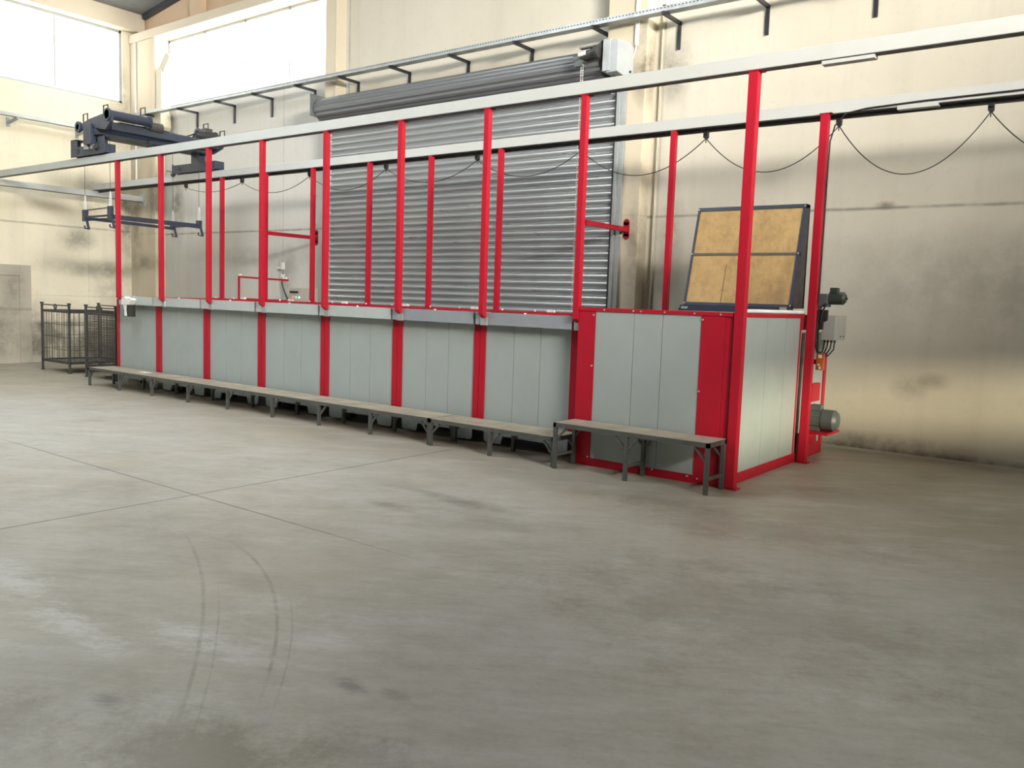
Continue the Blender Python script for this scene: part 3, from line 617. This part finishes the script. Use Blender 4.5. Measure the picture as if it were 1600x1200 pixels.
# upper gear motor
um = thing('gear_motor', (-2.8, 9.2, 1.6), 'dark green electric motor with gearbox sticking out behind the rear column', 'motor')
MB().box(-2.90, -2.80, 9.14, 9.28, 1.66, 1.80).box(-3.0, -2.88, 9.16, 9.24, 1.58, 1.70).build('gearbox', 'motor', um, bevel=.01)
MB().cyl((-2.80, 9.21, 1.755), (-2.655, 9.21, 1.755), .068, 22).cyl((-2.655, 9.21, 1.755), (-2.635, 9.21, 1.755), .06, 22, .045).cyl((-2.64, 9.21, 1.755), (-2.615, 9.21, 1.755), .01, 8).build('motor_body', 'darkgreen', um)
MB().box(-2.79, -2.71, 9.16, 9.24, 1.81, 1.865).build('terminal_box', 'darkgreen', um, bevel=.005)
MB().box(-2.90, -2.80, 9.15, 9.2, 1.52, 1.63).box(-2.89, -2.83, 9.12, 9.16, 1.42, 1.55).build('mount', 'black', um)
eb = thing('electric_box', (-2.75, 9.3, 1.3), 'light grey electrical enclosure hanging by the rear column under the green motor', 'enclosure')
MB().box(-2.86, -2.735, 9.22, 9.6, 1.315, 1.57).build('enclosure_body', 'boxgrey', eb, bevel=.006)
MB().box(-2.735, -2.725, 9.215, 9.605, 1.31, 1.575).build('door', 'boxgrey', eb, bevel=.003)
MB().box(-2.86, -2.725, 9.205, 9.22, 1.31, 1.575).build('front_cover', 'boxgrey', eb, bevel=.003)
MB().cyl((-2.726, 9.52, 1.35), (-2.718, 9.52, 1.35), .008, 8).cyl((-2.726, 9.42, 1.35), (-2.718, 9.42, 1.35), .008, 8).build('latch', 'dark', eb)
MB().box(-3.0, -2.86, 9.3, 9.34, 1.48, 1.52).box(-3.02, -3.0, 9.28, 9.36, 1.37, 1.57).build('mount_arm', 'dark', eb)
hz = MB()
for k in range(4):
    x = -2.85+.035*k; hz.cyl((x, 9.3, 1.285), (x, 9.3, 1.315), .014, 8)
    hz.tube([(x, 9.3, 1.29), (x, 9.28, 1.24-.01*k), (x-.03*k*.5, 9.25, 1.19-.016*k), (-2.86, 9.2, 1.17-.012*k), (-2.875, 9.17, 1.2), (-2.88, 9.15, 1.4), (-2.86+.006*k, 9.13, 1.5)], .009, 6)
hz.tube([(-2.87, 9.1, 1.62), (-2.885, 9.12, 1.45), (-2.89, 9.12, 1.3), (-2.875, 9.14, 1.2), (-2.86, 9.15, 1.16)], .014, 6)
hz.tube([(-2.80, 9.12, 1.70), (-2.835, 9.1, 1.6), (-2.85, 9.1, 1.5)], .01, 6)
solo('cable_bundle', 'black', hz, 'black cables looping under the grey electrical enclosure', 'cables')
ov = thing('orange_valve_block', (-2.83, 9.16, 1.0), 'orange and white safety switch block fixed beside the rear column', 'switch block')
MB().box(-2.875, -2.80, 9.13, 9.2, .99, 1.17).build('block_body', 'orange', ov, bevel=.006)
MB().box(-2.85, -2.815, 9.12, 9.13, 1.12, 1.155).box(-2.84, -2.82, 9.12, 9.13, 1.0, 1.03).box(-2.855, -2.83, 9.12, 9.13, 1.04, 1.055).build('white_label', 'whiteplastic', ov)
MB().box(-3.0, -2.875, 9.15, 9.19, 1.05, 1.1).build('mount_arm', 'red', ov)

# wall-side items: handrail frame, tap, control cabinet
hr = thing('red_pipe_frame', (-12.4, 9.1, 1.48), 'small red rectangular pipe frame on the rear rim of the tanks', 'frame')
MB().beam((-13.12, 9.14, 1.30), (-13.12, 9.14, 1.885), .03).beam((-13.12, 9.14, 1.875), (-11.75, 9.14, 1.83), .032).beam((-13.12, 9.14, 1.49), (-11.7, 9.14, 1.485), .025).build('pipe_frame', 'red', hr)
MB().box(-13.11, -13.06, 9.11, 9.16, 1.90, 1.925).box(-11.83, -11.78, 9.11, 9.16, 1.85, 1.88).cyl((-12.45, 9.12, 1.5), (-12.45, 9.12, 1.53), .02, 8).build('pipe_clip', 'whiteplastic', hr)
tp = thing('water_tap', (-12.2, 10.2, 2.0), 'small white tap fittings with a hose on the back wall above the red pipe frame', 'tap')
px = -13.42
MB().box(px-.02, px+.03, 10.28, 10.35, 2.06, 2.2).box(px-.16, px-.02, 10.3, 10.34, 2.08, 2.11).box(px-.03, px+.02, 10.3, 10.35, 1.88, 1.98).build('tap_body', 'whiteplastic', tp)
MB().tube([(px+.01, 10.32, 2.0), (px, 10.3, 1.8), (px+.1, 10.28, 1.65), (px+.28, 10.28, 1.4), (px+.36, 10.3, 1.1)], .014, 6).build('hose', 'dark', tp)
cc = thing('control_cabinet', (-12, 9.9, 0), 'pale grey control cabinet with display and red, green and white pilot lamps', 'control cabinet')
cx0, cx1, cy = -12.70, -12.12, 9.90
MB().box(cx0, cx1, cy, cy+.2, 0, 1.72).build('cabinet_body', 'cabinet', cc, bevel=.008)
MB().box(cx0+.04, cx0+.27, cy-.006, cy, 1.62, 1.66).build('display', 'black', cc)
for k, m_ in enumerate(('lampr', 'lampg', 'lampw')):
    MB().cyl((cx0+.13+k*.09, cy-.012, 1.545), (cx0+.13+k*.09, cy, 1.545), .016, 10).build('pilot_lamp', m_, cc)

# ------------------------------------------------------------------ benches
def bench(x0, x1, y0, y1, zt, legs, label, low_bar=False, seg='y'):
    b = thing('work_bench', ((x0+x1)/2, (y0+y1)/2, 0), label, 'bench', 'low steel benches along the tanks')
    MB().box(x0+.004, x1-.004, y0+.004, y1-.004, zt-.014, zt).build('bench_top', 'benchtop', b)
    f = MB().box(x0, x1, y0, y0+.03, zt-.045, zt-.002).box(x0, x1, y1-.03, y1, zt-.045, zt-.002)
    for x in (x0, x1-.03): f.box(x, x+.03, y0, y1, zt-.045, zt-.002)
    f.build('top_frame', 'bench', b)
    for i, x in enumerate(legs):
        x = min(max(x, x0), x1-.035)
        for yy in (y0, y1-.035): MB().box(x, x+.035, yy, yy+.035, 0, zt-.045).build('leg', 'bench', b)
        for yy in (y0+.0175, y1-.0175):
            br = MB()
            if i < len(legs)-1: br.beam((x+.03, yy, zt-.165), (x+.14, yy, zt-.05), .02)
            if (low_bar and i > 0) or i == len(legs)-1: br.beam((x+.005, yy, zt-.165), (x-.105, yy, zt-.05), .02)
            br.build('corner_brace', 'bench', b)
        if low_bar: MB().box(x+.005, x+.03, y0+.035, y1-.035, .12, .145).build('cross_bar', 'bench', b)
        else: MB().box(x, x+.03, y0+.03, y1-.03, zt-.045, zt-.02).build('cross_bar', 'bench', b)
bench(-13.86, -6.275, 6.80, 7.235, .300, [-13.86, -12.92, -11.97, -11.01, -10.05, -9.07, -8.15, -7.24, -6.31], 'very long low bench along the left tanks, dusty worn top')
bench(-6.262, -4.60, 6.78, 7.22, .300, [-6.262, -5.43, -4.635], 'low bench between the long bench and the higher bench')
bench(-4.585, -2.97, 6.735, 7.105, .455, [-4.585, -3.80, -3.005], 'higher short bench standing before the end tank', True)
solo('paper_scrap', 'whiteplastic', box(-12.65, -12.45, 6.98, 7.1, .301, .306), 'white scrap of paper lying on the long bench', 'paper')

# ------------------------------------------------------------------ cages
def cage(x0, x1, y0, y1, label, dense):
    c = thing('wire_cage', ((x0+x1)/2, (y0+y1)/2, 0), label, 'cage', 'steel wire cages at the left wall')
    H = 1.29; hb = 1.13; r = .036
    for x in (x0, x1-r):
        for y in (y0, y1-r):
            MB().box(x, x+r, y, y+r, 0, H).build('corner_post', 'dark', c, bevel=.004)
            MB().box(x-.008, x+r+.008, y-.008, y+r+.008, 0, .02).build('post_foot', 'dark', c); MB().box(x-.006, x+r+.006, y-.006, y+r+.006, H-.03, H+.002).build('post_cap', 'dark', c)
    for y in (y0+.018, y1-.018): MB().cyl((x0, y, H-.045), (x1, y, H-.045), .011, 8).build('lifting_bar', 'dark', c)
    for z in (.17, hb-.02):
        fr = MB(); fr.box(x0, x1, y0+.004, y0+.034, z, z+.045).box(x0, x1, y1-.034, y1-.004, z, z+.045).box(x0+.004, x0+.034, y0, y1, z, z+.045).box(x1-.034, x1-.004, y0, y1, z, z+.045)
        fr.build('ring_frame', 'dark', c)
    for q in (((x0+x1)/2, y0+.018, 1), (x1-.018, (y0+y1)/2, 0)):
        MB().ring((q[0], q[1], hb+.085), .042, .013, q[2]).box(q[0]-.012, q[0]+.012, q[1]-.012, q[1]+.012, hb+.02, hb+.05).build('lifting_eye', 'dark', c)
    nx = 22 if dense else 11
    for yy in (y0+.015, y1-.015):
        m = MB()
        for i in range(1, nx): xx = x0+(x1-x0)*i/nx; m.cyl((xx, yy, .19), (xx, yy, hb), .0045, 5, cap=False)
        for i in range(1, 22 if dense else 4): zz = .19+(hb-.19)*(i/22 if dense else i/4); m.cyl((x0, yy-.006, zz), (x1, yy-.006, zz), .0045 if not dense else .006, 5, cap=False)
        m.build('wire_panel', 'cagewire', c)
    for xx in (x0+.015, x1-.015):
        m = MB()
        for i in range(1, nx): yy = y0+(y1-y0)*i/nx; m.cyl((xx, yy, .19), (xx, yy, hb), .0045, 5, cap=False)
        for i in range(1, 14 if dense else 4): zz = .19+(hb-.19)*(i/14 if dense else i/4); m.cyl((xx, y0, zz), (xx, y1, zz), .0045, 5, cap=False)
        m.build('wire_panel', 'cagewire', c)
    MB().box(x0+.03, x1-.03, y0+.03, y1-.03, .175, .19).build('base_sheet', 'cagewire', c)
    return c
cage(-16.95, -15.84, 7.43, 8.55, 'left open wire cage with vertical bars, by the left wall', False)
cg = cage(-15.19, -14.12, 7.40, 8.5, 'right wire cage with dense mesh, against the end of the tanks', True)
MB().box(-14.62, -14.52, 8.38, 8.44, .2, 1.08).beam((-15.1, 8.4, .78), (-14.75, 8.4, 1.08), .05).build('inner_stay', 'black', cg)

# ------------------------------------------------------------------ travelling crane
cr = thing('overhead_crane', (-14.2, 8.1, 3.75), 'dark slate travelling crane bridge standing on both rails at the left', 'crane')
def truck(y, x0, x1, front):
    z0 = ZR+.125 if front else ZR+.115
    z0 += .012
    m = MB().box(x0, x1, y-.055, y-.045, z0, z0+.16).box(x0, x1, y+.13, y+.14, z0, z0+.16).box(x0, x1, y-.045, y+.13, z0+.15, z0+.16).box(x0, x0+.01, y-.045, y+.13, z0+.02, z0+.15).box(x1-.01, x1, y-.045, y+.13, z0+.02, z0+.15)
    for x in (x0+.0, x1-.22): 
        if front: m.box(x, x+.22, y-.055, y-.04, z0+.16, z0+.29).box(x, x+.22, y-.055, y+.12, z0+.27, z0+.29).box(x, x+.012, y-.055, y+.12, z0+.16, z0+.28)
    m.build('end_truck', 'crane', cr, bevel=.004)
    for x in (x0+.25, x1-.25): MB().cyl((x, y-.062, z0+.09), (x, y-.0545, z0+.09), .045, 14).build('axle_hole', 'black', cr)
    for x in (x0+.12, x1-.12): MB().cyl((x, y+.01, z0+.05), (x, y+.08, z0+.05), .062, 18).build('wheel', 'dark', cr)
    if not front:
        MB().beam((x0, y-.02, z0+.05), (x0-.2, y-.04, z0+.08), .015).beam((x0, y+.05, z0+.12), (x0-.12, y+.03, z0+.2), .02).cyl((x0+.02, y-.07, z0-.01), (x0+.02, y, z0-.01), .035, 10).build('limit_switch', 'dark', cr)
    return z0
zf = truck(7.13, -14.92, -13.80, True); zb = truck(9.02, -14.98, -13.60, False)
MB().box(-14.33, -14.10, 7.0, 7.14, zf+.16, 4.25).build('support_column', 'crane', cr, bevel=.006); MB().box(-14.37, -14.12, 8.98, 9.12, zb+.15, 4.2).build('support_column', 'crane', cr, bevel=.006)
mbm = MB().box(-14.38, -14.0, 7.05, 9.15, 4.10, 4.25).box(-13.86, -13.68, 7.15, 9.1, 4.14, 4.26).box(-14.4, -13.9, 7.05, 9.15, 4.07, 4.10)
mbm.build('bridge_girder', 'crane', cr, bevel=.005)
MB().prism([(-14.55, 4.19), (-14.55, 4.27), (-14.2, 4.34), (-13.62, 4.39), (-13.52, 4.36), (-13.52, 4.24), (-13.68, 4.12), (-13.82, 4.14), (-14.1, 4.2)], 1, 7.04, 7.09).build('front_plate', 'crane', cr, bevel=.004)
MB().prism([(-14.4, 4.10), (-14.4, 4.25), (-13.6, 4.27), (-13.6, 4.15), (-13.9, 4.07)], 1, 9.1, 9.15).build('rear_plate', 'crane', cr, bevel=.004)
MB().cyl((-13.60, 7.02, 4.35), (-13.60, 7.75, 4.35), .075, 24).cyl((-13.60, 7.02, 4.35), (-13.60, 7.05, 4.35), .10, 24).cyl((-13.6, 7.72, 4.35), (-13.6, 7.75, 4.35), .10, 24).build('rope_drum', 'crane', cr)
MB().cyl((-14.56, 7.02, 4.24), (-14.56, 7.8, 4.24), .05, 20).cyl((-14.56, 7.02, 4.24), (-14.56, 7.06, 4.24), .09, 24).build('rope_drum', 'crane', cr)
MB().cyl((-13.72, 7.8, 4.30), (-13.72, 8.02, 4.30), .09, 20).box(-13.8, -13.64, 7.75, 7.95, 4.25, 4.36).build('hoist_motor', 'dark', cr)
MB().cyl((-14.0, 8.88, 4.38), (-14.0, 8.93, 4.38), .13, 20).build('rope_pulley', 'crane', cr)
MB().cyl((-13.98, 8.9, 4.36), (-13.62, 9.0, 4.33), .085, 20).box(-13.9, -13.75, 8.88, 9.02, 4.40, 4.48).build('travel_motor', 'dark', cr)
for x, y, z in ((-14.38, 7.07, 4.31), (-13.72, 7.07, 4.38), (-13.55, 7.6, 4.42), (-13.85, 8.95, 4.44), (-13.5, 9.05, 4.30)):
    MB().tube([(x-.07, y, z), (x-.07, y, z+.13), (x+.07, y, z+.13), (x+.07, y, z)], .012, 6).build('lifting_bracket', 'dark', cr)
MB().box(-14.35, -14.15, 7.065, 7.10, 3.93, 4.0).box(-14.42, -14.3, 7.05, 7.08, 3.86, 3.93).box(-14.2, -14.08, 7.05, 7.08, 3.86, 3.93).build('gear_unit', 'galv', cr)
MB().box(-14.12, -14.0, 7.06, 7.12, 3.88, 3.95).cyl((-14.05, 7.03, 3.87), (-14.05, 7.08, 3.87), .04, 12).build('drive_gear', 'dark', cr)
MB().tube([(-13.75, 7.9, 4.3), (-13.8, 8.2, 4.29), (-13.85, 8.55, 4.27), (-13.95, 8.75, 4.3), (-14.0, 8.88, 4.45)], .02, 6).tube([(-13.8, 8.1, 4.28), (-13.9, 8.6, 4.3), (-14.0, 8.85, 4.4)], .014, 6).box(-13.8, -13.72, 7.3, 8.0, 4.262, 4.285).build('power_cable', 'black', cr)
MB().box(-14.0, -13.88, 7.9, 8.6, 4.06, 4.12).prism([(8.0, 4.07), (8.12, 4.0), (8.2, 4.07)], 0, -14.2, -14.0).build('underside_bracket', 'crane', cr)
# lifting frame
lf = thing('lifting_frame', (-14.15, 8, 2.8), 'dark rectangular lifting frame with hooks hanging from the crane on thin ropes', 'lifting frame')
ax, bx, ya, yb, zz = -14.64, -13.80, 7.17, 8.78, 2.76
MB().beam((ax, ya, zz), (ax, yb, zz-.03), .035, .05).build('side_bar', 'crane', lf)
MB().beam((bx, ya, zz), (bx, yb, zz-.01), .04, .075).build('side_bar', 'crane', lf)
MB().beam((ax, ya, zz+.02), (bx, ya, zz+.02), .03).beam((ax, ya, zz+.13), (bx, ya, zz+.15), .018).build('end_bar', 'crane', lf)
MB().beam((ax, yb, zz), (bx, yb, zz), .03).build('end_bar', 'crane', lf)
MB().beam((ax, ya, zz-.03), (bx-.05, ya+.25, zz), .03).build('stay', 'crane', lf)
for x, y, h in ((ax, ya, .14), (bx, ya, .17), (ax, yb, .06), (bx, yb, .09)):
    MB().box(x-.05, x+.05, y-.03, y+.03, zz-.05, zz+h).build('corner_plate', 'crane', lf)
    MB().beam((x+.05, y, zz-.03), (x+.12, y, zz-.19), .03).beam((x+.12, y, zz-.185), (x-.02, y, zz-.165), .02).beam((x-.02, y, zz-.165), (x-.02, y, zz-.12), .018).build('hook', 'crane', lf)
    k = MB()
    k.tube([(x-.025, y, zz+h), (x-.03, y, zz+h+.08), (x-.01, y, zz+h+.2), (x, y, zz+h+.24), (x+.02, y, zz+h+.2), (x+.03, y, zz+h+.08), (x+.025, y, zz+h)], .008, 6)
    k.build('sling', 'whiteplastic', lf)
    MB().cyl((x, y, zz+h+.23), (x, y, 4.07), .0035, 6).build('rope', 'black', lf)
